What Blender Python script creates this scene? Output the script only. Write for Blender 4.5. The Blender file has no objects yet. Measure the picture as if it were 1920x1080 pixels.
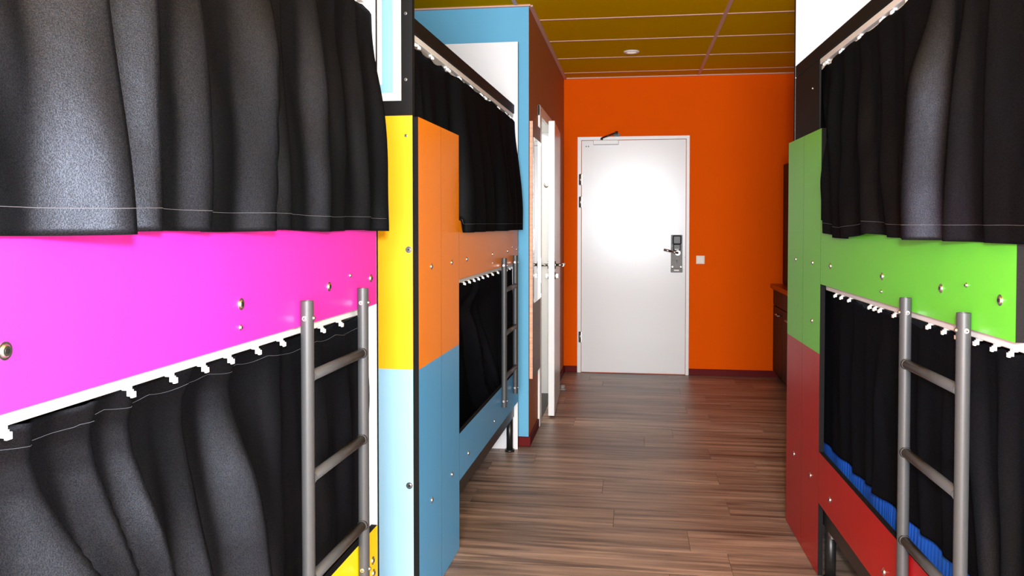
import bpy, bmesh, math, random
from mathutils import Vector, Matrix, noise
random.seed(7)
S = bpy.context.scene
COL = S.collection

# ------------------------------------------------------------------ camera
F_PX, PITCH, HORIZON = 1550.0, math.radians(1.45), 418.0
cd = bpy.data.cameras.new('camera')
cam = bpy.data.objects.new('camera', cd); COL.objects.link(cam)
cd.sensor_width = 36.0; cd.lens = F_PX / 1920 * 36.0
cd.shift_y = (HORIZON + F_PX * math.tan(PITCH) - 540.0) / 1920.0
cd.clip_start = 0.02
cam.location = (0, 0, 1.34)
cam.rotation_euler = (math.pi / 2 - PITCH, 0, math.atan(228 / 1550.0))
S.camera = cam
# ------------------------------------------------------------------ world, lights, exposure
w = bpy.data.worlds.new('world'); S.world = w; w.use_nodes = True
bg = w.node_tree.nodes['Background']
bg.inputs[0].default_value = (0.75, 0.87, 1.0, 1); bg.inputs[1].default_value = 1.0

def lamp(name, kind, loc, power, color=(1, 1, 1), rot=(0, 0, 0), **kw):
    l = bpy.data.lights.new(name, kind); l.energy = power; l.color = color
    for k, v in kw.items(): setattr(l, k, v)
    o = bpy.data.objects.new(name, l); COL.objects.link(o)
    o.location = loc; o.rotation_euler = rot
    return o
# the photographer's flash just above the lens, and an area fill in an added window
lamp('flash', 'POINT', (0.05, -0.03, 1.47), 270, (0.97, 0.98, 1.0), shadow_soft_size=0.05)
lamp('window_fill', 'AREA', (0, -2.44, 1.60), 400, (0.87, 0.935, 1.0), (math.pi / 2, 0, 0), shape='RECTANGLE', size=1.25, size_y=1.6)
vs = S.view_settings
vs.view_transform = 'Standard'; vs.look = 'None'; vs.gamma = 1.0; vs.exposure = 0.12
vs.use_curve_mapping = False

# ------------------------------------------------------------------ materials
def lin(c):
    return tuple((x / 255 / 12.92) if x / 255 <= 0.04045 else ((x / 255 + 0.055) / 1.055) ** 2.4 for x in c) + (1.0,)

def mat(name, rgb, rough=0.5, metal=0.0, spec=0.5, noise=0.0, nscale=8.0, bump=0.0, bscale=200.0, rvar=0.0, emit=None, coat=0.0):
    m = bpy.data.materials.new(name); m.use_nodes = True
    nt = m.node_tree; b = nt.nodes['Principled BSDF']; N = nt.nodes.new; L = nt.links.new
    c = lin(rgb)
    b.inputs['Base Color'].default_value = c
    b.inputs['Roughness'].default_value = rough
    b.inputs['Metallic'].default_value = metal
    b.inputs['Specular IOR Level'].default_value = spec
    b.inputs['Coat Weight'].default_value = coat
    tc = N('ShaderNodeTexCoord')
    if noise or rvar:
        n = N('ShaderNodeTexNoise'); n.inputs['Scale'].default_value = nscale; n.inputs['Detail'].default_value = 6
        L(tc.outputs['Object'], n.inputs['Vector'])
        if noise:
            r = N('ShaderNodeMix'); r.data_type = 'RGBA'
            r.inputs[6].default_value = tuple(x * (1 - noise) for x in c[:3]) + (1,)
            r.inputs[7].default_value = tuple(min(1, x * (1 + noise)) for x in c[:3]) + (1,)
            L(n.outputs['Fac'], r.inputs[0]); L(r.outputs[2], b.inputs['Base Color'])
        if rvar:
            mr = N('ShaderNodeMapRange'); mr.inputs[3].default_value = rough - rvar; mr.inputs[4].default_value = rough + rvar
            L(n.outputs['Fac'], mr.inputs[0]); L(mr.outputs[0], b.inputs['Roughness'])
    if bump:
        n2 = N('ShaderNodeTexNoise'); n2.inputs['Scale'].default_value = bscale; n2.inputs['Detail'].default_value = 3
        bp = N('ShaderNodeBump'); bp.inputs['Strength'].default_value = bump; bp.inputs['Distance'].default_value = 0.002
        L(tc.outputs['Object'], n2.inputs['Vector']); L(n2.outputs['Fac'], bp.inputs['Height']); L(bp.outputs[0], b.inputs['Normal'])
    if emit:
        b.inputs['Emission Color'].default_value = lin(emit[0]); b.inputs['Emission Strength'].default_value = emit[1]
    return m

def wood_mat(name, dark, light, sx, sy, rough=0.4, per_object=True, bump=0.12):
    """grain stretched along the object's own x axis"""
    m = bpy.data.materials.new(name); m.use_nodes = True
    nt = m.node_tree; b = nt.nodes['Principled BSDF']; N = nt.nodes.new; L = nt.links.new
    tc = N('ShaderNodeTexCoord'); mp = N('ShaderNodeMapping'); oi = N('ShaderNodeObjectInfo')
    mp.inputs['Scale'].default_value = (sx, sy, sy)
    L(tc.outputs['Object'], mp.inputs['Vector'])
    ml = N('ShaderNodeMath'); ml.operation = 'MULTIPLY'; ml.inputs[1].default_value = 37.0
    L(oi.outputs['Random'], ml.inputs[0])
    cx = N('ShaderNodeCombineXYZ')
    for i in range(3): L(ml.outputs[0], cx.inputs[i])
    ad = N('ShaderNodeVectorMath'); L(mp.outputs[0], ad.inputs[0]); L(cx.outputs[0], ad.inputs[1])
    n1 = N('ShaderNodeTexNoise'); n1.inputs['Scale'].default_value = 1.0; n1.inputs['Detail'].default_value = 8; n1.inputs['Roughness'].default_value = 0.62; n1.inputs['Distortion'].default_value = 0.5
    L(ad.outputs[0], n1.inputs['Vector'])
    cr = N('ShaderNodeValToRGB'); e = cr.color_ramp.elements
    e[0].position = 0.34; e[0].color = lin(dark); e[1].position = 0.68; e[1].color = lin(light)
    L(n1.outputs['Fac'], cr.inputs[0])
    hv = N('ShaderNodeHueSaturation')
    mr = N('ShaderNodeMapRange'); mr.inputs[3].default_value = 0.82 if per_object else 1; mr.inputs[4].default_value = 1.16 if per_object else 1
    L(oi.outputs['Random'], mr.inputs[0]); L(mr.outputs[0], hv.inputs['Value'])
    L(cr.outputs[0], hv.inputs['Color']); L(hv.outputs[0], b.inputs['Base Color'])
    b.inputs['Roughness'].default_value = rough
    bp = N('ShaderNodeBump'); bp.inputs['Strength'].default_value = bump; bp.inputs['Distance'].default_value = 0.001
    L(n1.outputs['Fac'], bp.inputs['Height']); L(bp.outputs[0], b.inputs['Normal'])
    return m

def fabric_mat(name):
    """black satin: dark diffuse weave plus a soft bluish gloss that sparkles thread by thread"""
    m = bpy.data.materials.new(name); m.use_nodes = True
    nt = m.node_tree; N = nt.nodes.new; L = nt.links.new
    nt.nodes.remove(nt.nodes['Principled BSDF']); out = nt.nodes['Material Output']
    tc = N('ShaderNodeTexCoord')
    n = N('ShaderNodeTexNoise'); n.inputs['Scale'].default_value = 620; n.inputs['Detail'].default_value = 2
    n2 = N('ShaderNodeTexNoise'); n2.inputs['Scale'].default_value = 9; n2.inputs['Detail'].default_value = 3
    bp = N('ShaderNodeBump'); bp.inputs['Strength'].default_value = 0.28; bp.inputs['Distance'].default_value = 0.0012
    bp2 = N('ShaderNodeBump'); bp2.inputs['Strength'].default_value = 0.25; bp2.inputs['Distance'].default_value = 0.012
    L(tc.outputs['Object'], n.inputs['Vector']); L(tc.outputs['Object'], n2.inputs['Vector'])
    L(n2.outputs['Fac'], bp2.inputs['Height']); L(bp2.outputs[0], bp.inputs['Normal']); L(n.outputs['Fac'], bp.inputs['Height'])
    df = N('ShaderNodeBsdfDiffuse'); df.inputs['Color'].default_value = (0.0024, 0.0025, 0.0032, 1)
    gl = N('ShaderNodeBsdfAnisotropic'); gl.inputs['Roughness'].default_value = 0.46
    mr = N('ShaderNodeMapRange'); mr.inputs[1].default_value = .35; mr.inputs[2].default_value = .65; mr.inputs[3].default_value = .55; mr.inputs[4].default_value = 1.4
    L(n.outputs['Fac'], mr.inputs[0])
    sc = N('ShaderNodeVectorMath'); sc.operation = 'SCALE'; sc.inputs[0].default_value = (0.0182, 0.0202, 0.0255)
    L(mr.outputs[0], sc.inputs['Scale']); L(sc.outputs[0], gl.inputs['Color'])
    L(bp.outputs[0], df.inputs['Normal']); L(bp.outputs[0], gl.inputs['Normal'])
    ad = N('ShaderNodeAddShader'); L(df.outputs[0], ad.inputs[0]); L(gl.outputs[0], ad.inputs[1]); L(ad.outputs[0], out.inputs['Surface'])
    return m

M = {}
def paint(k, rgb, rough=0.36): M[k] = mat(k, rgb, rough, noise=0.035, nscale=5, bump=0.03, bscale=120, rvar=0.04)
paint('magenta_laminate', (226, 48, 168)); paint('yellow_laminate', (250, 218, 14)); paint('flash_toned_yellow_laminate', (250, 186, 26)); paint('orange_laminate', (244, 138, 4))  # warm yellow is the yellow laminate retoned for flash on the head panel
paint('blue_laminate', (82, 166, 224)); paint('flash_lit_blue_laminate', (152, 202, 236)); paint('green_laminate', (100, 204, 56))  # pale blue is the blue laminate lightened for flash falling on the head panel
paint('red_laminate', (166, 0, 3)); paint('white_laminate', (226, 226, 230), 0.45); M['black_laminate'] = mat('black_laminate', (12, 11, 12), 0.6, spec=0.2, noise=0.035, nscale=5)
M['chipboard_edge'] = mat('chipboard_edge', (15, 14, 15), 0.85, spec=0.2, noise=0.6, nscale=300, bump=0.8, bscale=220)
M['fabric'] = fabric_mat('black_satin_fabric')
M['thread'] = mat('pale_thread', (96, 98, 106), 0.8)
M['track'] = mat('white_plastic', (232, 232, 230), 0.4)
M['chrome'] = mat('chrome', (225, 225, 228), 0.27, 1.0)
M['recess'] = mat('bolt_recess', (18, 18, 20), 0.5)
M['steel'] = mat('grey_painted_steel', (63, 64, 66), 0.42, 0.0, noise=0.05, nscale=30, bump=0.03, bscale=90)
M['black_steel'] = mat('black_painted_steel', (22, 22, 23), 0.4)
M['sheet'] = mat('blue_bed_sheet', (14, 92, 205), 0.75, noise=0.1, nscale=40, bump=0.2, bscale=500)
M['orange_wall'] = mat('orange_wall_paint', (228, 86, 0), 0.8, spec=0.05, noise=0.04, nscale=3, bump=0.05, bscale=150)
M['hall_wall'] = mat('shaded_orange_wall_paint', (172, 98, 48), 0.6, spec=0.3, noise=0.04, nscale=3, bump=0.05, bscale=150)  # browner copy of the orange paint; grazing-light shade is set in its colour
M['blue_wall'] = mat('blue_wall_paint', (98, 166, 202), 0.7, spec=0.2, noise=0.03, nscale=3, bump=0.05, bscale=150)
M['white_wall'] = mat('white_wall_paint', (222, 222, 220), 0.7, noise=0.02, nscale=3, bump=0.05, bscale=150)
M['tile'] = mat('ochre_ceiling_tile', (212, 160, 2), 0.9, spec=0.0, noise=0.10, nscale=90, bump=0.35, bscale=160)
M['tbar'] = mat('beige_ceiling_bar', (206, 160, 146), 0.5)
M['base'] = mat('maroon_baseboard', (92, 8, 10), 0.6, spec=0.15, noise=0.06)
M['white_door'] = mat('white_door_laminate', (226, 226, 227), 0.23, spec=0.38, noise=0.012, nscale=2)
M['white_frame'] = mat('white_frame_enamel', (230, 230, 228), 0.35)
M['plank'] = wood_mat('walnut_vinyl_plank', (86, 69, 60), (180, 152, 134), 1.4, 24, 0.42)
M['joint'] = mat('dark_floor_joint', (34, 25, 21), 0.7)
M['nickel'] = mat('brushed_nickel', (176, 174, 170), 0.3, 1.0, bump=0.1, bscale=260)
M['lock_metal'] = mat('mottled_lock_metal', (118, 116, 114), 0.55, 0.35, spec=0.3, noise=0.35, nscale=70, bump=0.2, bscale=120)
M['dark_plastic'] = mat('dark_plastic', (38, 38, 40), 0.4)
M['switch'] = mat('switch_plastic', (226, 214, 200), 0.4)
M['pale_wood'] = wood_mat('pale_wood_edge', (196, 140, 108), (226, 172, 138), 4, 60, 0.5, False)
M['brown_wood'] = wood_mat('brown_wood_face', (92, 60, 46), (128, 88, 68), 3, 50, 0.45, False)
M['dark_cabinet'] = wood_mat('dark_cabinet_laminate', (17, 12, 11), (28, 20, 17), 2, 40, 0.6, False)
M['worktop'] = wood_mat('reddish_worktop', (120, 48, 16), (160, 74, 26), 3, 30, 0.3, False)
M['mirror'] = mat('mirror_glass', (238, 240, 240), 0.015, 1.0)
M['bath_tile'] = mat('grey_bathroom_wall', (205, 208, 212), 0.4)
M['bath_floor'] = mat('dark_bathroom_floor', (52, 54, 56), 0.5, noise=0.1, nscale=20)
M['poster_white'] = mat('poster_white', (240, 242, 244), 0.5); M['poster_blue'] = mat('poster_blue', (150, 214, 238), 0.5)
M['lens'] = mat('frosted_lamp_lens', (235, 225, 215), 0.4, emit=((255, 235, 215), 0.4))
M['clear_rubber'] = mat('grey_rubber', (150, 140, 134), 0.35)
M['pale_plastic'] = mat('pale_plinth_plastic', (150, 128, 112), 0.5)
m = bpy.data.materials.new('window_glass'); m.use_nodes = True
b_ = m.node_tree.nodes['Principled BSDF']; b_.inputs['Transmission Weight'].default_value = 1.0; b_.inputs['Roughness'].default_value = 0.0; b_.inputs['IOR'].default_value = 1.1
M['glass'] = m

# ------------------------------------------------------------------ mesh helpers
def empty(name, loc=(0, 0, 0), rz=0.0, parent=None):
    o = bpy.data.objects.new(name, None); COL.objects.link(o); o.empty_display_size = 0.1
    o.location = loc; o.rotation_euler = (0, 0, rz); o.parent = parent
    return o

def tag(o, label=None, cat=None, group=None, kind=None):
    if label: o['label'] = label
    if cat: o['category'] = cat
    if group: o['group'] = group
    if kind: o['kind'] = kind
    return o

def obj(name, bm, mats, parent=None, smooth=False, loc=(0, 0, 0)):
    me = bpy.data.meshes.new(name); bmesh.ops.recalc_face_normals(bm, faces=bm.faces); bm.to_mesh(me); bm.free()
    if not isinstance(mats, (list, tuple)): mats = [mats]
    for k in mats: me.materials.append(M[k])
    if smooth:
        for p in me.polygons: p.use_smooth = True
    o = bpy.data.objects.new(name, me); COL.objects.link(o); o.parent = parent; o.location = loc
    return o

def share(src, parent, loc=(0, 0, 0), rot=None):
    c = src.copy(); COL.objects.link(c); c.parent = parent; c.location = loc
    if rot: c.rotation_euler = rot
    return c

def box(bm, x0, x1, y0, y1, z0, z1, bev=0.0, mi=0, seg=1):
    r = bmesh.ops.create_cube(bm, size=1.0)
    vs_ = r['verts']
    for v in vs_:
        v.co = Vector((x0 + (v.co.x + .5) * (x1 - x0), y0 + (v.co.y + .5) * (y1 - y0), z0 + (v.co.z + .5) * (z1 - z0)))
    fs = {f for v in vs_ for f in v.link_faces}
    for f in fs: f.material_index = mi
    if bev:
        es = list({e for f in fs for e in f.edges})
        rb = bmesh.ops.bevel(bm, geom=es, offset=bev, segments=seg, affect='EDGES', profile=0.5)
        for f in rb['faces']: f.material_index = mi
    return vs_

def cyl(bm, p0, p1, r, seg=14, mi=0, r2=None, caps=True):
    p0, p1 = Vector(p0), Vector(p1); d = p1 - p0; L_ = d.length
    mtx = Matrix.Translation((p0 + p1) / 2) @ d.to_track_quat('Z', 'Y').to_matrix().to_4x4()
    res = bmesh.ops.create_cone(bm, cap_ends=caps, cap_tris=False, segments=seg, radius1=r, radius2=r if r2 is None else r2, depth=L_, matrix=mtx)
    for f in {f for v in res['verts'] for f in v.link_faces}:
        f.material_index = mi; f.smooth = len(f.verts) == 4
    return res['verts']

def tube(bm, pts, r, seg=10, mi=0):
    for a, b in zip(pts[:-1], pts[1:]): cyl(bm, a, b, r, seg, mi)

def B(name, dims, mats, parent=None, bev=0.002, seg=1):
    bm = bmesh.new(); box(bm, *dims, bev=bev, seg=seg); return obj(name, bm, mats, parent)

def paint_faces(o, fn):
    for p in o.data.polygons: p.material_index = fn(p)

# bolt: washer, dome, dark hex recess; axis along -y (towards the aisle in a bed's own frame)
def bolt_mesh(r, recess=True):
    bm = bmesh.new()
    cyl(bm, (0, 0, 0), (0, -0.0018, 0), r, 16)
    cyl(bm, (0, -0.0018, 0), (0, -0.0045, 0), r * 0.78, 16, r2=r * 0.55)
    if recess: cyl(bm, (0, -0.0044, 0), (0, -0.0049, 0), r * 0.34, 6, 1)
    o = obj('bolt', bm, ['chrome', 'recess']); me = o.data; bpy.data.objects.remove(o); return me
BOLT, BOLT_S = bolt_mesh(0.0115), bolt_mesh(0.0055)
def bolt(parent, x, z, y=0.0, small=False, rot=0.0, name='bolt'):
    o = bpy.data.objects.new(name, BOLT_S if small else BOLT); COL.objects.link(o); o.parent = parent
    o.location = (x, y, z); o.rotation_euler = (0, 0, rot); return o

# ------------------------------------------------------------------ the room shell
CEIL, YF, YB = 2.63, 7.41, -2.5            # ceiling height, far wall, near wall
XL, XR = -1.80, 1.80                        # side walls of the room
XH, YP = -0.620, 4.90                       # hallway wall and blue partition
# floor: a dark base with vinyl planks laid across the room
fl = B('floor', (XL, XR, YB, YF, -0.06, -0.002), 'joint', bev=0)
tag(fl, 'dark brown walnut plank floor running across the room', 'floor', kind='structure')
PW, PL = 0.226, 1.22
known = {3.41: 0.235, 3.862: 0.445, 4.314: 0.44, 3.636: -0.085, 4.088: -0.15, 4.766: 0.44}
plank_cache = {}
def plank(x0, x1, y0, y1):
    k = (round(x1 - x0, 3), round(y1 - y0, 3))
    if k not in plank_cache:
        bm = bmesh.new(); g = 0.0006
        box(bm, g, k[0] - g, g, k[1] - g, -0.0025, 0, bev=0.0006)
        o = obj('floor_plank', bm, 'plank', fl); plank_cache[k] = o.data
    else:
        o = bpy.data.objects.new('floor_plank', plank_cache[k]); COL.objects.link(o); o.parent = fl
    o.location = (x0, y0, 0)
row0 = 3.41 - PW * 27
i = 0
while True:
    y0 = row0 + i * PW; y1 = min(y0 + PW, YF); i += 1
    if y0 >= YF - 0.01: break
    if y1 <= YB: continue
    y0c = max(y0, YB)
    off = next((v for k, v in known.items() if abs(k - y0) < 0.05), round(random.uniform(0, PL), 2))
    x = off - PL * 4
    while x < XR:
        a, b = max(x, XL), min(x + PL, XR)
        if b - a > 0.02: plank(a, b, y0c, y1)
        x += PL

# ceiling: slab, tiles dropped into visible bars
ce = B('ceiling', (XL, XR, YB, YF, CEIL + 0.012, CEIL + 0.10), 'joint', bev=0)
tag(ce, 'ochre tiled suspended ceiling with beige bars', 'ceiling', kind='structure')
xs = [XL, 0.556 - 1.25, 0.556, XR]
ys = [7.16 - 0.628 * k for k in range(0, 16)]
ys = [YF] + [y for y in ys if y > YB] + [YB]
tile_cache = {}
for a, b in zip(xs[:-1], xs[1:]):
    for y1, y0 in zip(ys[:-1], ys[1:]):
        k = (round(b - a, 3), round(y1 - y0, 3))
        if k not in tile_cache:
            bm = bmesh.new(); box(bm, 0.004, k[0] - 0.004, 0.004, k[1] - 0.004, 0.003, 0.012, bev=0.001)
            o = obj('ceiling_tile', bm, 'tile', ce); tile_cache[k] = o.data
        else:
            o = bpy.data.objects.new('ceiling_tile', tile_cache[k]); COL.objects.link(o); o.parent = ce
        o.location = (a, y0, CEIL)
for x in xs[1:-1]: B('ceiling_bar', (x - 0.012, x + 0.012, YB, YF, CEIL - 0.002, CEIL + 0.004), 'tbar', ce, 0.0008)
for y in ys[1:-1]: B('ceiling_bar', (XL, XR, y - 0.0085, y + 0.0085, CEIL - 0.001, CEIL + 0.004), 'tbar', ce, 0.0008)
B('edge_trim', (XH, XH + 0.024, YP, YF, CEIL - 0.008, CEIL + 0.002), 'tbar', ce, 0.001)
B('edge_trim', (XH, XR, YF - 0.02, YF, CEIL - 0.008, CEIL + 0.002), 'tbar', ce, 0.001)
B('edge_trim', (XL, XH + 0.012, YP - 0.02, YP, CEIL - 0.008, CEIL + 0.002), 'tbar', ce, 0.001)

# walls
tag(B('wall_far', (XL, XR, YF, YF + 0.12, 0, CEIL + 0.1), 'orange_wall', bev=0), 'bright orange painted wall around the white entrance door', 'wall', kind='structure')
OY0, OY1, OZ = 5.46, 6.44, 2.06            # bathroom doorway
bm = bmesh.new()
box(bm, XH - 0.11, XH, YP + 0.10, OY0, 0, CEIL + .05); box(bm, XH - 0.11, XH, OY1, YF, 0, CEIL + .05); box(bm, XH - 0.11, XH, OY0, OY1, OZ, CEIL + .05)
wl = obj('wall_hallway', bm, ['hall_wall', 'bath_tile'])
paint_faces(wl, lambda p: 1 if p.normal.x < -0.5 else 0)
tag(wl, 'orange hallway wall in a shaded tone, with the bathroom doorway', 'wall', kind='structure')
bm = bmesh.new(); box(bm, XL, XH, YP, YP + 0.10, 0, CEIL + .05)
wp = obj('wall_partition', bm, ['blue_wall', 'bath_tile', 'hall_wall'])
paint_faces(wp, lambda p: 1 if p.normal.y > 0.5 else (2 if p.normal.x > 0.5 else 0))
tag(wp, 'light blue partition wall behind the orange and blue bunk bed', 'wall', kind='structure')
tag(B('wall_left', (XL - 0.12, XL, YB, YF, 0, CEIL + .1), 'white_wall', bev=0), 'plain white wall behind the left bunk beds', 'wall', kind='structure')
tag(B('wall_right', (XR, XR + 0.12, YB, YF, 0, CEIL + .1), 'white_wall', bev=0), 'plain white wall behind the right bunk bed', 'wall', kind='structure')
bm = bmesh.new(); WX, WZ0, WZ1 = 0.66, 0.74, 2.46
box(bm, XL, -WX, YB - .12, YB, 0, CEIL + .1); box(bm, WX, XR, YB - .12, YB, 0, CEIL + .1)
box(bm, -WX, WX, YB - .12, YB, 0, WZ0); box(bm, -WX, WX, YB - .12, YB, WZ1, CEIL + .1)
tag(obj('wall_near', bm, 'white_wall'), 'white wall with the added window behind the camera', 'wall', kind='structure')
wn = empty('added_window_1', (0, YB - .06, WZ0)); tag(wn, 'white framed window added unseen behind the camera', 'window', kind='structure')  # unseen window added to hold the area fill light
bm = bmesh.new()
for x in (-WX, -0.025, WX - 0.05): box(bm, x, x + .05, -.03, .03, 0, WZ1 - WZ0)
for z in (0, WZ1 - WZ0 - .05): box(bm, -WX, WX, -.03, .03, z, z + .05)
obj('window_frame', bm, 'white_frame', wn)
for s in (-1, 1): B('pane', (min(s * .03, s * .61), max(s * .03, s * .61), -.004, .004, .05, WZ1 - WZ0 - .05), 'glass', wn, 0)

# skirting
def skirt(name, dims, label): tag(B(name, dims, 'base', bev=0.002), label, 'baseboard', kind='structure')
skirt('baseboard_far_left', (XH, -0.497, YF - .012, YF, 0, .056), 'short maroon skirting between hallway corner and entrance door')
skirt('baseboard_far_right', (0.483, 1.249, YF - .012, YF, 0, .056), 'maroon skirting between entrance door and kitchen counter')
skirt('baseboard_hallway_near', (XH, XH + .012, YP + .001, 5.36, 0, .056), 'maroon skirting below the brown mirror board')
skirt('baseboard_hallway_far', (XH, XH + .012, 6.54, YF - .013, 0, .056), 'maroon skirting beyond the bathroom door')
skirt('baseboard_partition', (XL, XH + .012, YP - .012, YP, 0, .056), 'maroon skirting under the light blue partition wall')

# bathroom behind the ajar door
tag(B('floor_bathroom', (XL, XH - .0, YP + .10, YF, -.001, .004), 'bath_floor', bev=0), 'dark floor seen through the ajar bathroom door', 'floor', kind='structure')
tag(B('wall_bathroom', (XL, XH - .11, YF - .03, YF - .001, 0, CEIL), 'bath_tile', bev=0), 'pale grey bathroom wall seen past the ajar door', 'wall', kind='structure')
bl = lamp('bathroom_fill', 'POINT', (-1.25, 5.6, 2.3), 30, (1, 1, 1), shadow_soft_size=0.12)  # unseen fill light added to brighten the bathroom behind the gap

# ------------------------------------------------------------------ entrance door
d1 = empty('door_1', (0, YF, 0)); tag(d1, 'white flush entrance door with keycard lock in orange wall', 'door', kind='structure')
bm = bmesh.new(); FX0, FX1, FZ = -0.497, 0.483, 2.105
box(bm, FX0, FX0 + .034, -.022, 0, 0, FZ, .002); box(bm, FX1 - .028, FX1, -.022, 0, 0, FZ, .002); box(bm, FX0, FX1, -.0215, 0, FZ - .03, FZ, .002)
obj('door_frame', bm, 'white_frame', d1)
leaf = B('door_leaf', (FX0 + .037, FX1 - .031, -.014, -.001, .006, FZ - .033), 'white_door', d1, .002)
def hinge(parent, x, z, y):
    bm = bmesh.new(); cyl(bm, (0, 0, -.045), (0, 0, .045), .008, 12); cyl(bm, (0, 0, .045), (0, 0, .050), .010, 12); cyl(bm, (0, 0, -.05), (0, 0, -.045), .010, 12)
    box(bm, -.014, .014, .004, .008, -.045, .045)
    obj('hinge', bm, 'nickel', parent, loc=(x, y, z))
for z in (1.726, 1.526, .32): hinge(leaf, -.470, z, -.026)
lk = B('lock_plate', (.326, .424, -.026, -.014, 0.905, 1.235), 'lock_metal', leaf, .004, 2)
bm = bmesh.new(); box(bm, .337, .414, -.062, -.024, 1.150, 1.233, .012, 0, 2); box(bm, .343, .408, -.050, -.024, 1.098, 1.155, .008, 0, 2)
obj('card_reader', bm, 'dark_plastic', lk)
B('reader_window', (.356, .392, -.053, -.049, 1.104, 1.112), 'track', lk, .001)
bm = bmesh.new(); cyl(bm, (.384, -.026, 1.077), (.384, -.034, 1.077), .022, 18); cyl(bm, (.384, -.034, 1.077), (.384, -.072, 1.077), .010, 14)
tube(bm, [(.388, -.072, 1.077), (.325, -.074, 1.092), (.262, -.070, 1.106)], .0105, 14)
obj('lever_handle', bm, 'nickel', lk)
bm = bmesh.new(); cyl(bm, (.376, -.026, 1.010), (.376, -.0285, 1.010), .008, 14); box(bm, .3715, .3805, -.0285, -.026, .985, 1.008)
obj('keyhole', bm, 'dark_plastic', lk)
B('plate_foot', (.324, .426, -.029, -.014, 0.905, .942), 'lock_metal', lk, .004)
B('plate_slot', (.352, .396, -.031, -.028, .918, .930), 'track', lk, .002)
for x in (.339, .411): bolt(lk, x, .955, -.026, True, name='screw')
bm = bmesh.new(); box(bm, -.357, -.133, -.062, -.014, 2.030, 2.072, .006, 0, 2)
dc = obj('door_closer', bm, 'white_frame', leaf)
bm = bmesh.new(); cyl(bm, (-.282, -.040, 2.072), (-.282, -.040, 2.090), .011, 14); tube(bm, [(-.282, -.044, 2.090), (-.215, -.10, 2.108), (-.150, -.150, 2.126)], .0075, 10)
tube(bm, [(-.150, -.150, 2.126), (-.150, -.026, 2.118)], .006, 10); cyl(bm, (-.150, -.150, 2.114), (-.150, -.150, 2.136), .011, 12)
box(bm, -.176, -.124, -.030, -.018, 2.106, 2.130)
obj('closer_arm', bm, 'black_steel', dc)
bm = bmesh.new(); cyl(bm, (-.42, -.0145, 2.02), (-.42, -.016, 2.02), .005, 10); cyl(bm, (-.40, -.0145, 2.02), (-.40, -.016, 2.02), .005, 10)
obj('fixing_hole', bm, 'recess', leaf)
B('latch_mark', (.444, .447, -.016, -.013, 1.036, 1.042), 'recess', leaf, 0)

# light switch
ls = B('light_switch', (.543, .617, YF - .010, YF, .980, 1.054), 'switch', bev=.003, seg=2)
tag(ls, 'small cream light switch beside the entrance door', 'switch')
rk = B('rocker', (.551, .609, YF - .0145, YF - .009, .988, 1.046), 'switch', ls, .002)

# ceiling downlight
dl = empty('ceiling_downlight', (-.021, 6.33, CEIL - .001)); tag(dl, 'small round downlight set in ochre ceiling', 'light')
bm = bmesh.new()
for k in range(28):
    a0, a1 = 2 * math.pi * k / 28, 2 * math.pi * (k + 1) / 28
    ring = [(.060, .003), (.056, -.006), (.040, -.006), (.036, .002)]
    for (r0, z0), (r1, z1) in zip(ring[:-1], ring[1:]):
        bm.faces.new([bm.verts.new((r * math.cos(a), r * math.sin(a), z)) for r, a, z in ((r0, a0, z0), (r0, a1, z0), (r1, a1, z1), (r1, a0, z1))])
bmesh.ops.remove_doubles(bm, verts=bm.verts, dist=1e-5)
obj('bezel', bm, 'white_frame', dl, True)
bm = bmesh.new(); cyl(bm, (0, 0, -.002), (0, 0, .002), .038, 24); obj('lens', bm, 'lens', dl)

# ------------------------------------------------------------------ bathroom door, ajar
d2 = empty('door_2', (XH, OY1, 0)); tag(d2, 'white bathroom door standing ajar in the hallway wall', 'door', kind='structure')
bm = bmesh.new()
for y0, y1 in ((OY0 - .085 - OY1, OY0 + .02 - OY1), (-.02, .085)):
    box(bm, .0005, .014, y0, y1, 0, OZ + .05, .002); 
    ya, yb = (y1 - .02, y1) if y0 < -.5 else (y0, y0 + .02)
    box(bm, -.112, .0005, ya, yb, .005, OZ - .001)
box(bm, .0005, .0135, OY0 - .085 - OY1, .085, OZ - .02, OZ + .05, .002); box(bm, -.112, .0005, OY0 - OY1, 0, OZ - .02, OZ - .001)
obj('door_frame', bm, 'white_frame', d2)
TH = math.radians(2.3); LW = 0.80
bm = bmesh.new(); box(bm, 0, .042, -LW, 0, .015, OZ - .025, .002)
lf = obj('door_leaf', bm, 'white_door', d2, loc=(.012, -.015, 0)); lf.rotation_euler = (0, 0, TH)
def lever(sx, x0):
    bm = bmesh.new()
    cyl(bm, (x0, -LW + .055, 1.05), (x0 + sx * .008, -LW + .055, 1.05), .026, 18)
    cyl(bm, (x0 + sx * .008, -LW + .055, 1.05), (x0 + sx * .058, -LW + .055, 1.05), .0095, 12)
    tube(bm, [(x0 + sx * .054, -LW + .050, 1.05), (x0 + sx * .056, -LW + .175, 1.05)], .0095, 12)
    h = obj('lever_handle', bm, 'nickel', lf)
    bm = bmesh.new(); cyl(bm, (x0, -LW + .055, .975), (x0 + sx * .007, -LW + .055, .975), .024, 18); box(bm, min(x0, x0 + sx * .022), max(x0, x0 + sx * .022), -LW + .051, -LW + .059, .962, .988)
    obj('thumb_turn', bm, 'nickel', lf)
lever(1, .042); lever(-1, 0.0)
B('latch_plate', (.010, .032, -LW - .0015, -LW + .001, .93, 1.10), 'nickel', lf, 0)
B('latch', (.014, .026, -LW - .010, -LW, 1.04, 1.06), 'nickel', lf, .001)
bm = bmesh.new(); cyl(bm, (0, -.40, 1.62), (-.012, -.40, 1.62), .018, 14); tube(bm, [(-.012, -.40, 1.62), (-.045, -.40, 1.60), (-.06, -.40, 1.63)], .006, 10)
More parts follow.
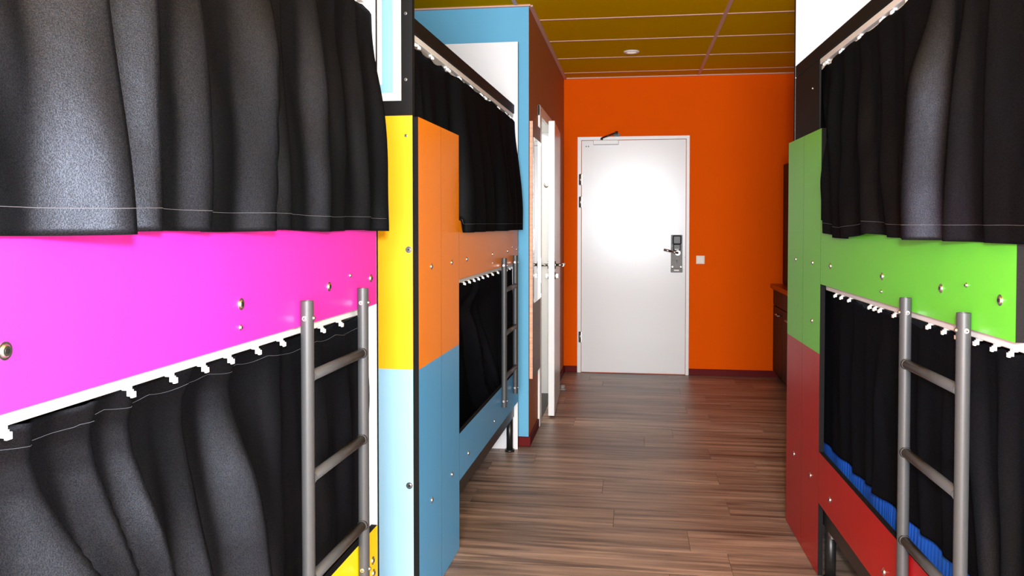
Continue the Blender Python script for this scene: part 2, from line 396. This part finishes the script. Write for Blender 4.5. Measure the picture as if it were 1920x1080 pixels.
obj('coat_hook', bm, 'nickel', lf)

# brown board with mirror by the bathroom door
mb = empty('mirror_board', (XH, 4.925, .40)); tag(mb, 'tall narrow mirror on a brown wooden board beside the bathroom door', 'mirror')
bm = bmesh.new(); box(bm, 0.001, .022, 0, .405, 0, 1.55, .001); bo = obj('board', bm, ['brown_wood', 'pale_wood'], mb)
paint_faces(bo, lambda p: 1 if abs(p.normal.x) < 0.7 else 0)
B('mirror_glass', (.022, .027, .02, .395, .455, 1.455), 'mirror', mb, .0005)
for z in (.475, 1.44):
    for y in (.03, .385): B('mirror_clip', (.026, .030, y - .008, y + .008, z - .012, z + .012), 'nickel', mb, .001)

# door stop
bm = bmesh.new(); cyl(bm, (0, 0, 0), (0, 0, .010), .026, 18); cyl(bm, (0, 0, .010), (0, 0, .034), .020, 18); cyl(bm, (0, 0, .034), (0, 0, .040), .020, 18, r2=.014)
tag(obj('door_stop', bm, 'clear_rubber', loc=(-.560, 6.60, 0)), 'small grey rubber door stop on floor beside hallway skirting', 'door stop')

# ------------------------------------------------------------------ kitchen counter
kc = empty('kitchen_cabinet', (1.20, YF, 0)); tag(kc, 'dark brown kitchen base cabinet in the far right corner', 'cabinet')
CY = -.92
B('body', (.020, .58, CY, -.001, .06, .775), 'dark_cabinet', kc)
for k in range(2):
    y1 = -.004 - k * .458; y0 = y1 - .452
    dr = B('drawer', (0, .019, y0, y1, .635, .770), 'dark_cabinet', kc); do = B('cabinet_door', (0, .019, y0, y1, .062, .628), 'dark_cabinet', kc)
    bm = bmesh.new(); tube(bm, [(0, y0 + .06, .575), (-.026, y0 + .06, .575), (-.026, y0 + .20, .575), (0, y0 + .20, .575)], .005, 10); obj('handle', bm, 'nickel', do)
B('plinth', (.05, .55, CY + .02, -.002, 0, .06), 'dark_cabinet', kc)
B('plinth_foot', (.012, .05, CY + .02, CY + .12, 0, .058), 'pale_plastic', kc)
tag(B('worktop', (1.175, 1.79, YF + CY - .02, YF, .776, .815), 'worktop', bev=.003), 'reddish brown worktop on the dark kitchen cabinet', 'worktop')
hb = empty('hob_cupboard', (1.295, YF, .816)); tag(hb, 'tall narrow dark cupboard standing on the kitchen worktop', 'cupboard')
B('body', (0, .45, -.35, -.001, 0, 1.03), 'dark_cabinet', hb); B('cupboard_door', (-.018, -.001, -.348, -.003, .004, 1.026), 'dark_cabinet', hb)

# ------------------------------------------------------------------ bunk beds (own frame: x head->foot, y into the bed, z up)
BL, BD, BH = 2.13, 0.98, 2.40
Z_RAIL = (1.110, 1.350); Z_LOW = (.282, .476); Z_SPLIT = .845; Z_BOARD = 1.695
def two_tone(bm_dims, zs, mats):
    """one slab whose paint changes colour at heights zs; returns bmesh with stacked material indices"""
    x0, x1, y0, y1, z0, z1 = bm_dims; bm = bmesh.new()
    box(bm, x0, x1, y0, y1, z0, z1)
    for z in zs:
        bmesh.ops.bisect_plane(bm, geom=bm.verts[:] + bm.edges[:] + bm.faces[:], plane_co=(0, 0, z), plane_no=(0, 0, 1))
    return bm

def board(name, parent, dims, zs, cols, face=lambda n: n.y < -.5, edge='chipboard_edge', inner=None):
    bm = two_tone(dims, zs, cols)
    mats = list(cols) + [edge] + ([inner[0]] if inner else [])
    bm.faces.ensure_lookup_table(); bmesh.ops.recalc_face_normals(bm, faces=bm.faces)
    for f in bm.faces:
        n = f.normal; z = f.calc_center_median().z
        if inner and inner[1](n): f.material_index = len(cols) + 1
        elif face(n): f.material_index = sum(1 for q in zs if z > q)
        else: f.material_index = len(cols)
    return obj(name, bm, mats, parent)

def bunk(label, loc, rz, up, low, headcols):
    r = empty('bunk_bed', loc, rz); tag(r, label, 'bunk bed', 'built-in bunk beds along the aisle')
    # end panels, white on the inside
    hp = board('head_panel', r, (0, .028, .020, BD, 0, BH), [Z_SPLIT, 1.700], headcols, face=lambda n: n.x < -.5, inner=('white_laminate', lambda n: n.x > .5))
    inset = up == 'green_laminate'; re = BL if inset else BL - .0145; ie = BL - .031 if inset else BL - .0145
    fp = board('foot_panel', r, (BL - .030, BL - .002, .060, BD, 0, BH) if inset else (BL - .014, BL, 0, BD, 0, BH), [], ['black_laminate'], face=lambda n: n.x > .5, inner=('white_laminate', lambda n: n.x < -.5))
    for z, big in ((2.04, 0), (1.82, 0), (1.633, 0), (1.25, 1), (.45, 1)):
        bolt(hp, 0, z, .042 if not big else .033, not big, -math.pi / 2, 'screw').location = (0, .042 if not big else .034, z)
    for x0, x1 in ((0, .3035), (.3055, .596)):
        fb = board('front_board', r, (x0, x1, 0, .018, .003, Z_BOARD), [Z_SPLIT], [low, up])
        xm = x0 + .165
        for z in (1.185, .348): bolt(fb, xm, z)
        if x0 > .1 and up == 'green_laminate': bolt(fb, xm, .958)
    ur = board('upper_rail', r, (.598, re, 0, .018) + Z_RAIL, [], [up])
    for x in (.742, 1.325, 1.762, 2.066): bolt(ur, x, 1.186)
    for x, z in ((1.322, 1.142), (1.905, 1.204)): bolt(ur, x, z, small=True)
    lr = board('lower_rail', r, (.598, re, 0, .018) + Z_LOW, [], [low])
    for x, z in ((.768, .350), (1.372, .345), (2.072, .390), (2.078, .352)): bolt(lr, x, z)
    if up == 'green_laminate':
        pb = B('post_board', (.0285, .46, .020, .030, Z_BOARD - .25, 1.978), 'black_laminate', r); bolt(pb, .36, 1.88, .020, True, name='screw')
        B('post_board', (.20, .64, .066, .074, Z_BOARD - .25, 1.955), 'black_laminate', r)
    B('top_bar', (.029, re, .020, .048, 1.980, 2.032), 'black_laminate', r)
    B('side_beam', (.03, re, .021, .059, .195, .300), 'black_steel', r)
    B('bed_platform', (.029, ie, .019, BD - .002, 1.105, 1.125), 'black_laminate', r)
    B('bed_platform', (.029, ie, .061, BD - .002, .300, .318), 'black_laminate', r)
    B('back_panel', (.029, ie, BD - .020, BD - .002, .30, BH - .4), 'black_laminate', r)
    for x in (.625, BL - .062):
        bm = bmesh.new(); cyl(bm, (x, .040, .012), (x, .040, .196), .019, 16); cyl(bm, (x, .040, 0), (x, .040, .012), .028, 16)
        obj('leg', bm, 'black_steel', r)
    bm = bmesh.new(); box(bm, .655, .70, .022, .050, .182, .196); obj('bracket', bm, 'chrome', r)
    return r

def track(bed, x0, x1, z, y0, y1, gl):
    t = B('curtain_track', (x0, x1, y0, y1, z - .021, z), 'track', bed, .002)
    bm = bmesh.new(); ym = (y0 + y1) / 2
    box(bm, -.006, .006, ym - .006, ym + .006, -.027, -.021, .001); box(bm, -.003, .003, ym - .010, ym - .002, -.036, -.026); box(bm, -.0045, .0045, ym - .013, ym - .009, -.038, -.029)
    g0 = None
    for x in gl:
        if g0 is None: g0 = obj('glider', bm, 'track', t, loc=(x, 0, z))
        else: share(g0, t, (x, 0, z))
    return t

def ss(a, b, x):
    if a > b: return 1 - ss(b, a, x)
    t = max(0.0, min(1.0, (x - a) / (b - a))); return t * t * (3 - 2 * t)

def interp(tab, x):
    if x <= tab[0][0]: return tab[0][1]
    for (a, b), (c, d) in zip(tab[:-1], tab[1:]):
        if x <= c: return b + (d - b) * (x - a) / (c - a)
    return tab[-1][1]

def curtain(bed, label, crests, ztop, zbot, base, toward, q=0.22, glide=None, sag=.012, hem=True, topstitch=False, nu=300, nz=64, wob=.0015, fold=.012, r0=.3, seed=1, z0t=None, edge=None, damp=None):
    """crests: (x_top, x_bottom, amp_top, amp_bottom) ridges of the folds; cloth ramps up to each ridge on the side
    'toward' (+1: towards larger x) and falls back quickly behind it. base(x, z): y of the flat cloth."""
    rnd = random.Random(seed); ph = [rnd.uniform(0, 6.28) for _ in range(12)]
    def prof(cs, amps, x):
        if x <= cs[0]: i = 0; p = 0.0
        elif x >= cs[-1]: i = len(cs) - 2; p = 1.0
        else:
            i = next(k for k in range(len(cs) - 1) if cs[k] <= x <= cs[k + 1]); p = (x - cs[i]) / (cs[i + 1] - cs[i])
        if toward > 0:  # falls just after crest i, then ramps to crest i+1
            f0 = 1 - ss(0, q, p); f1 = ss(q + (1 - q) * r0, 1.02, p)
        else:
            f0 = ss(q + (1 - q) * r0, 1.02, 1 - p); f1 = ss(1 - q, 1, p)
        return amps[i] * f0 + amps[i + 1] * f1
    def surf(s, t):
        """s along 0..1, t 0 top .. 1 bottom -> local point"""
        cs = [a + (b - a) * t for a, b, *_ in crests]
        tt = .35 + .65 * ss(0, .5, t)
        amps = [(c[2] + (c[3] - c[2]) * t) * tt for c in crests]
        x = cs[0] + (cs[-1] - cs[0]) * s
        zt = ztop(x) if callable(ztop) else ztop
        zb = zbot(x) if callable(zbot) else zbot
        if glide:
            near = sorted(glide, key=lambda g: abs(g - x))[:2]
            span = abs(near[0] - near[1]); dd = abs(x - near[0])
            zt -= sag * math.sin(math.pi * min(1, dd / max(span, 1e-4))) * (min(span, .2) / .12)
        z = zt + (zb - zt) * t
        y = base(x, z) - prof(cs, amps, x)
        y -= wob * (math.sin(x * 21 + ph[0] + 2.5 * t) * .5 + math.sin(x * 47 + ph[1] - 3 * t) * .35 + math.sin(x * 9 + ph[2] + 5 * t) * .5) * tt
        y -= wob * .6 * math.sin(t * 9 + x * 13 + ph[3]) * math.sin(x * 6 + ph[4])
        y -= (fold * noise.noise((x * 6.5, z * 2.4, seed * 3.1)) + fold * .45 * noise.noise((x * 17, z * 5.0 + x * 4, seed * 1.7))) * min(1, .2 + 2.2 * t)
        if zt > 1.5:                       # upper curtain: hangs outside its rail
            if x > .597 and z < 1.357: y = min(y, -.004)
        else:                              # lower curtain: stays inside the lower rail and behind the ladder
            lim = -.06 + .083 * ss(.60, .49, z)
            if x > 1.45: lim = max(lim, .004)
            y = max(y, lim)
        if edge: x, y, z = edge(x, y, z, s, t)
        return (x, y, z)
    bm = bmesh.new(); grid = []
    for j in range(nz + 1):
        t = j / nz; grid.append([bm.verts.new(surf(k / nu, t)) for k in range(nu + 1)])
    for j in range(nz):
        for k in range(nu): bm.faces.new((grid[j][k], grid[j][k + 1], grid[j + 1][k + 1], grid[j + 1][k]))
    c = obj('curtain', bm, 'fabric', None, True)
    md = c.modifiers.new('thickness', 'SOLIDIFY'); md.thickness = .0018; md.offset = 0
    c.location = bed.location; c.rotation_euler = bed.rotation_euler
    tag(c, label, 'curtain', 'black privacy curtains on the bunks')
    def stitch(name, tz):
        bm = bmesh.new(); prev = None
        for k in range(2, nu - 1):
            s = k / nu; x, y, z = surf(s, tz)
            x2, y2, z2 = surf(s + .5 / nu, tz); n = Vector((-(y2 - y), (x2 - x), 0)).normalized() * -.0017
            if n.y > 0: n = -n
            a = [bm.verts.new((x + n.x * g, y + n.y * g, z + h)) for g, h in ((.6, -.0004), (1.0, 0), (.6, .0004))]
            if prev:
                for e in range(2): bm.faces.new((prev[e], prev[e + 1], a[e + 1], a[e]))
            prev = a
        for v in [v for v in bm.verts if not v.link_faces]: bm.verts.remove(v)
        obj(name, bm, 'thread', c)
    if hem: stitch('hem_stitching', hem)
    if topstitch: stitch('top_stitching', topstitch)
    return c

def ladder(bed, label, lx=1.57, dz=0.0):
    r = empty('bunk_ladder', bed.location + Matrix.Rotation(bed.rotation_euler.z, 3, 'Z') @ Vector((lx, -.0155, dz)), bed.rotation_euler.z)
    tag(r, label, 'ladder', 'grey tube ladders on the bunk beds')
    posts = []
    for x in (0, .362):
        bm = bmesh.new(); cyl(bm, (x, 0, .372), (x, 0, 1.156), .0145, 20, caps=False)
        cyl(bm, (x, 0, .372), (x, 0, 1.156), .0125, 20, caps=False)
        bm.verts.ensure_lookup_table()
        for zz in (.372, 1.156):
            for k in range(20):
                a0, a1 = 2 * math.pi * k / 20, 2 * math.pi * (k + 1) / 20
                bm.faces.new([bm.verts.new((x + rr * math.cos(a), rr * math.sin(a), zz)) for rr, a in ((.0125, a0), (.0145, a0), (.0145, a1), (.0125, a1))])
        cyl(bm, (x, 0, 1.150), (x, 0, 1.152), .0128, 20)
        p = obj('ladder_post', bm, 'steel', r); posts.append(p)
        for z in (1.118, .405):
            o = bolt(p, 0, 0, 0, True); o.location = (x, -.0142, z)
            o = bolt(p, 0, 0, 0, True, math.pi / 2 ); o.location = (x + .0142, 0, z)
            o = bolt(p, 0, 0, 0, True, -math.pi / 2); o.location = (x - .0142, 0, z)
    g0 = None
    for z in (.985, .755, .525):
        if g0 is None:
            bm = bmesh.new(); cyl(bm, (.012, 0, 0), (.350, 0, 0), .0125, 16); cyl(bm, (.0125, 0, 0), (.0185, 0, 0), .015, 16, r2=.0128); cyl(bm, (.3435, 0, 0), (.3495, 0, 0), .0128, 16, r2=.015)
            g0 = obj('rung', bm, 'steel', r, loc=(0, 0, z))
        else: share(g0, r, (0, 0, z))
    return r

KL, KR = .019, -.02
def lbed(y): return (-.705 + KL * (y - 3.2), y, 0), math.atan2(1, KL)
l, a = lbed(.15); b1 = bunk('bunk bed with magenta upper rail and yellow lower rail, nearest on the left', l, a, 'magenta_laminate', 'yellow_laminate', ['yellow_laminate', 'magenta_laminate', 'black_laminate'])
l, a = lbed(2.70); b2 = bunk('bunk bed with orange upper rail and blue lower rail against the blue wall', l, a, 'orange_laminate', 'blue_laminate', ['flash_lit_blue_laminate', 'flash_toned_yellow_laminate', 'black_laminate'])
b3 = bunk('bunk bed with green upper rail and red lower rail on the right', (.69 + KR * (3.835 - 3.5), 3.835, 0), math.atan2(-1, -KR), 'green_laminate', 'red_laminate', ['red_laminate', 'green_laminate', 'black_laminate'])

def up_base(x, z):
    g = ss(.61, .70, x)
    out = .046 - .030 * (1 - ss(1.925, 1.965, z)) - .030 * (1 - ss(1.36, 1.90, z))
    return .046 + (out - .046) * g
def up_zbot(fn): return lambda x: 1.362 - (1.362 - fn(x)) * ss(.60, .66, x)

# tracks
G1 = [.30, .50, .768, 1.02, 1.135, 1.235, 1.328, 1.440, 1.555, 1.78, 1.90, 2.06]
G2 = [.80, .90, 1.0, 1.10, 1.2, 1.32, 1.45, 1.60, 1.74, 1.86, 1.97, 2.06]
G3 = [.72, .80, .90, 1.13, 1.18, 1.23, 1.36, 1.62, 1.72, 1.80, 1.90, 1.985, 2.06]
for bd, G in ((b1, G1), (b2, G2), (b3, G3)):
    track(bd, .60, BL - (.001 if bd is b3 else .034), 1.105 + .004, .020, .040, [g for g in G if g > .62])
    track(bd, .031, BL - .033, 1.979, .024, .044, [.06 + .228 * k for k in range(9)] + [.11, .55, 1.30, 2.02])

# nearest left bunk
curtain(b1, 'black satin curtain of the nearest left upper bunk, above the magenta rail',
        [(.05, .05, .01, .01), (.30, .30, .02, .02), (.52, .52, .015, .015), (.66, .60, .03, .03), (.865, .855, .05, .085), (1.015, .985, .042, .036), (1.165, 1.135, .038, .034), (1.405, 1.345, .062, .054), (1.53, 1.49, .018, .018), (1.68, 1.65, .040, .036), (1.84, 1.80, .018, .018), (1.98, 1.95, .022, .022), (2.112, 2.095, .015, .03)],
        1.957, up_zbot(lambda x: 1.326 - .007 * ss(1.1, 2.1, x) + .002 * math.sin(x * 14)), up_base, 1, glide=[.06 + .137 * k for k in range(16)], sag=.008, hem=.945, seed=3, r0=.52, q=.14, fold=.017)
curtain(b1, 'black satin curtain of the nearest left lower bunk, behind the ladder',
        [(.05, .05, .01, .01), (.40, .40, .02, .02), (.745, .58, .03, .05), (.835, 1.06, .055, .125), (.965, 1.13, .060, .008), (1.062, 1.17, .045, .045), (1.235, 1.24, .045, .055), (1.385, 1.40, .050, .065), (1.60, 1.57, .020, .020), (1.80, 1.80, .022, .022), (1.95, 1.97, .02, .02), (2.088, 2.088, .034, .008)],
        1.084, .40, lambda x, z: .060 - .018 * ss(1.6, 1.9, x) + ss(1.62, 1.42, x) * interp([(.40, .06), (.47, .05), (.53, .012), (.58, -.012), (.63, -.020), (.72, -.012), (.90, .022), (.97, .030), (1.02, .026), (1.05, .012), (1.08, 0)], z), 1, q=.15, r0=.4, fold=.022, glide=[.06] + G1, sag=.007, hem=None, topstitch=.05, seed=5)
# far left bunk
curtain(b2, 'black curtain of the far left upper bunk, above the orange rail',
        [(.05, .05, .01, .01), (.16, .16, .018, .02), (.29, .30, .02, .02), (.50, .52, .02, .02), (.72, .72, .02, .02), (.95, .96, .02, .022), (1.20, 1.20, .014, .016), (1.44, 1.42, .045, .045), (1.62, 1.66, .018, .018), (1.85, 1.88, .02, .02), (2.08, 2.08, .01, .02)],
        1.955, up_zbot(lambda x: 1.300), up_base, 1, q=.25, glide=[.06 + .137 * k for k in range(16)], sag=.008, hem=.945, seed=11)
def lift4(x, y, z, s, t):
    k = ss(1.35, 1.68, x) * (1 - ss(1.72, 1.80, x)); 
    return x, y - .012 * k * t, z + .02 * k * ss(.75, 1.0, t)
curtain(b2, 'black curtain of the far left lower bunk, behind the blue rail',
        [(.60, .62, .01, .01), (.88, .80, .012, .012), (1.02, 1.20, .02, .03), (1.09, 1.48, .008, .008), (1.17, 1.62, .085, .095), (1.32, 1.72, .02, .016), (1.50, 1.80, .016, .012), (1.75, 1.90, .014, .012), (2.112, 2.112, .045, .016)],
        1.079, .34, lambda x, z: .066 + .03 * ss(1.07, .85, z) * ss(1.8, 1.6, x) - .016 * ss(1.6, 1.9, x) + .06 * ss(1.05, .9, z) * ss(1.75, 1.5, x), 1, q=.1, r0=.62, glide=G2, sag=.012, hem=None, seed=13, edge=lift4)
# right bunk (the camera looks from the foot end, so folds face the other way)
def edge5(x, y, z, s, t):
    return x, y, z
curtain(b3, 'black curtain of the right upper bunk, above the green rail',
        [(.40, .655, .01, .004), (.52, .76, .018, .016), (.68, .90, .02, .022), (.86, 1.06, .022, .03), (1.04, 1.31, .02, .035), (1.24, 1.46, .02, .02), (1.46, 1.60, .02, .02), (1.73, 1.765, .075, .078), (1.86, 1.91, .02, .035), (1.99, 2.06, .015, .015), (2.14, 2.28, .01, .02)],
        1.955, up_zbot(lambda x: 1.300 + .012 * math.sin(x * 9.0 - 10.3) * ss(1.6, 1.2, x)), up_base, -1, q=.3, r0=.4, glide=[.06 + .137 * k for k in range(16)], sag=.010, hem=.945, seed=17)
hem6 = [(.60, .492), (.9, .500), (1.15, .505), (1.32, .510), (1.58, .522), (1.79, .528), (2.1, .530)]
curtain(b3, 'black curtain of the right lower bunk, hanging over blue sheet',
        [(.46, .46, .01, .01), (.75, .78, .014, .008), (.90, .93, .016, .012), (1.05, 1.08, .014, .010), (1.22, 1.16, .028, .020), (1.36, 1.38, .010, .008), (1.52, 1.55, .020, .012), (1.70, 1.70, .018, .012), (1.83, 1.95, .030, .024), (1.97, 2.03, .020, .016), (2.12, 2.12, .01, .01)],
        1.079, lambda x: interp(hem6, x) + .002 * math.sin(x * 25), lambda x, z: .046, -1, q=.3, glide=G3, sag=.012, hem=None, seed=19, fold=.008)

# mattress in the right lower bunk with a gathered blue sheet
bm = bmesh.new(); prof_ = []
NX = 420; X0, X1 = .035, BL - .040
sec = [(.064, .320), (.062, .345), (.062, .400), (.062, .455), (.064, .500), (.074, .530), (.09, .545), (.30, .552), (.62, .552), (.90, .545), (.925, .52), (.93, .42), (.925, .320)]
rows = []
for k in range(NX + 1):
    x = X0 + (X1 - X0) * k / NX
    rp = .0022 * math.sin(x * 260 + 1.5 * math.sin(x * 37)) * (0.6 + .4 * math.sin(x * 11)) * ss(.3, .9, x)
    rows.append([bm.verts.new((x, y - (rp + .002 * math.sin(x * 31)) * (1 if y < .08 else 0), z + .004 * math.sin(x * 7 + y * 9) * (1 if z > .5 else 0))) for y, z in sec])
for k in range(NX):
    for e in range(len(sec) - 1): bm.faces.new((rows[k][e], rows[k][e + 1], rows[k + 1][e + 1], rows[k + 1][e]))
    bm.faces.new((rows[k][-1], rows[k][0], rows[k + 1][0], rows[k + 1][-1]))
bm.faces.new(rows[0]); bm.faces.new(rows[-1][::-1])
mt = obj('mattress', bm, 'sheet', None, True); mt.location = b3.location; mt.rotation_euler = b3.rotation_euler
tag(mt, 'mattress in gathered blue fitted sheet above the red rail', 'mattress')

ladder(b1, 'grey steel tube ladder in front of the magenta and yellow rails', 1.598, .011)
ladder(b2, 'grey steel tube ladder fixed to the orange and blue rails')
ladder(b3, 'grey steel tube ladder in front of the green and red rails', 1.568, -.010)

# printed panel on the black head end of the far left bunk
po = empty('poster', b2.location, b2.rotation_euler.z); tag(po, 'white poster with light blue border on the black bed end', 'poster')
B('sheet', (-.004, -.0005, .058, .56, 1.750, 2.33), 'poster_white', po, 0)
bm = bmesh.new()
box(bm, -.0048, -.004, .086, .124, 1.776, 2.30); box(bm, -.0048, -.004, .494, .532, 1.776, 2.30)
box(bm, -.0047, -.004, .124, .494, 1.776, 1.804); box(bm, -.0047, -.004, .124, .494, 2.272, 2.30)
obj('border', bm, 'poster_blue', po)
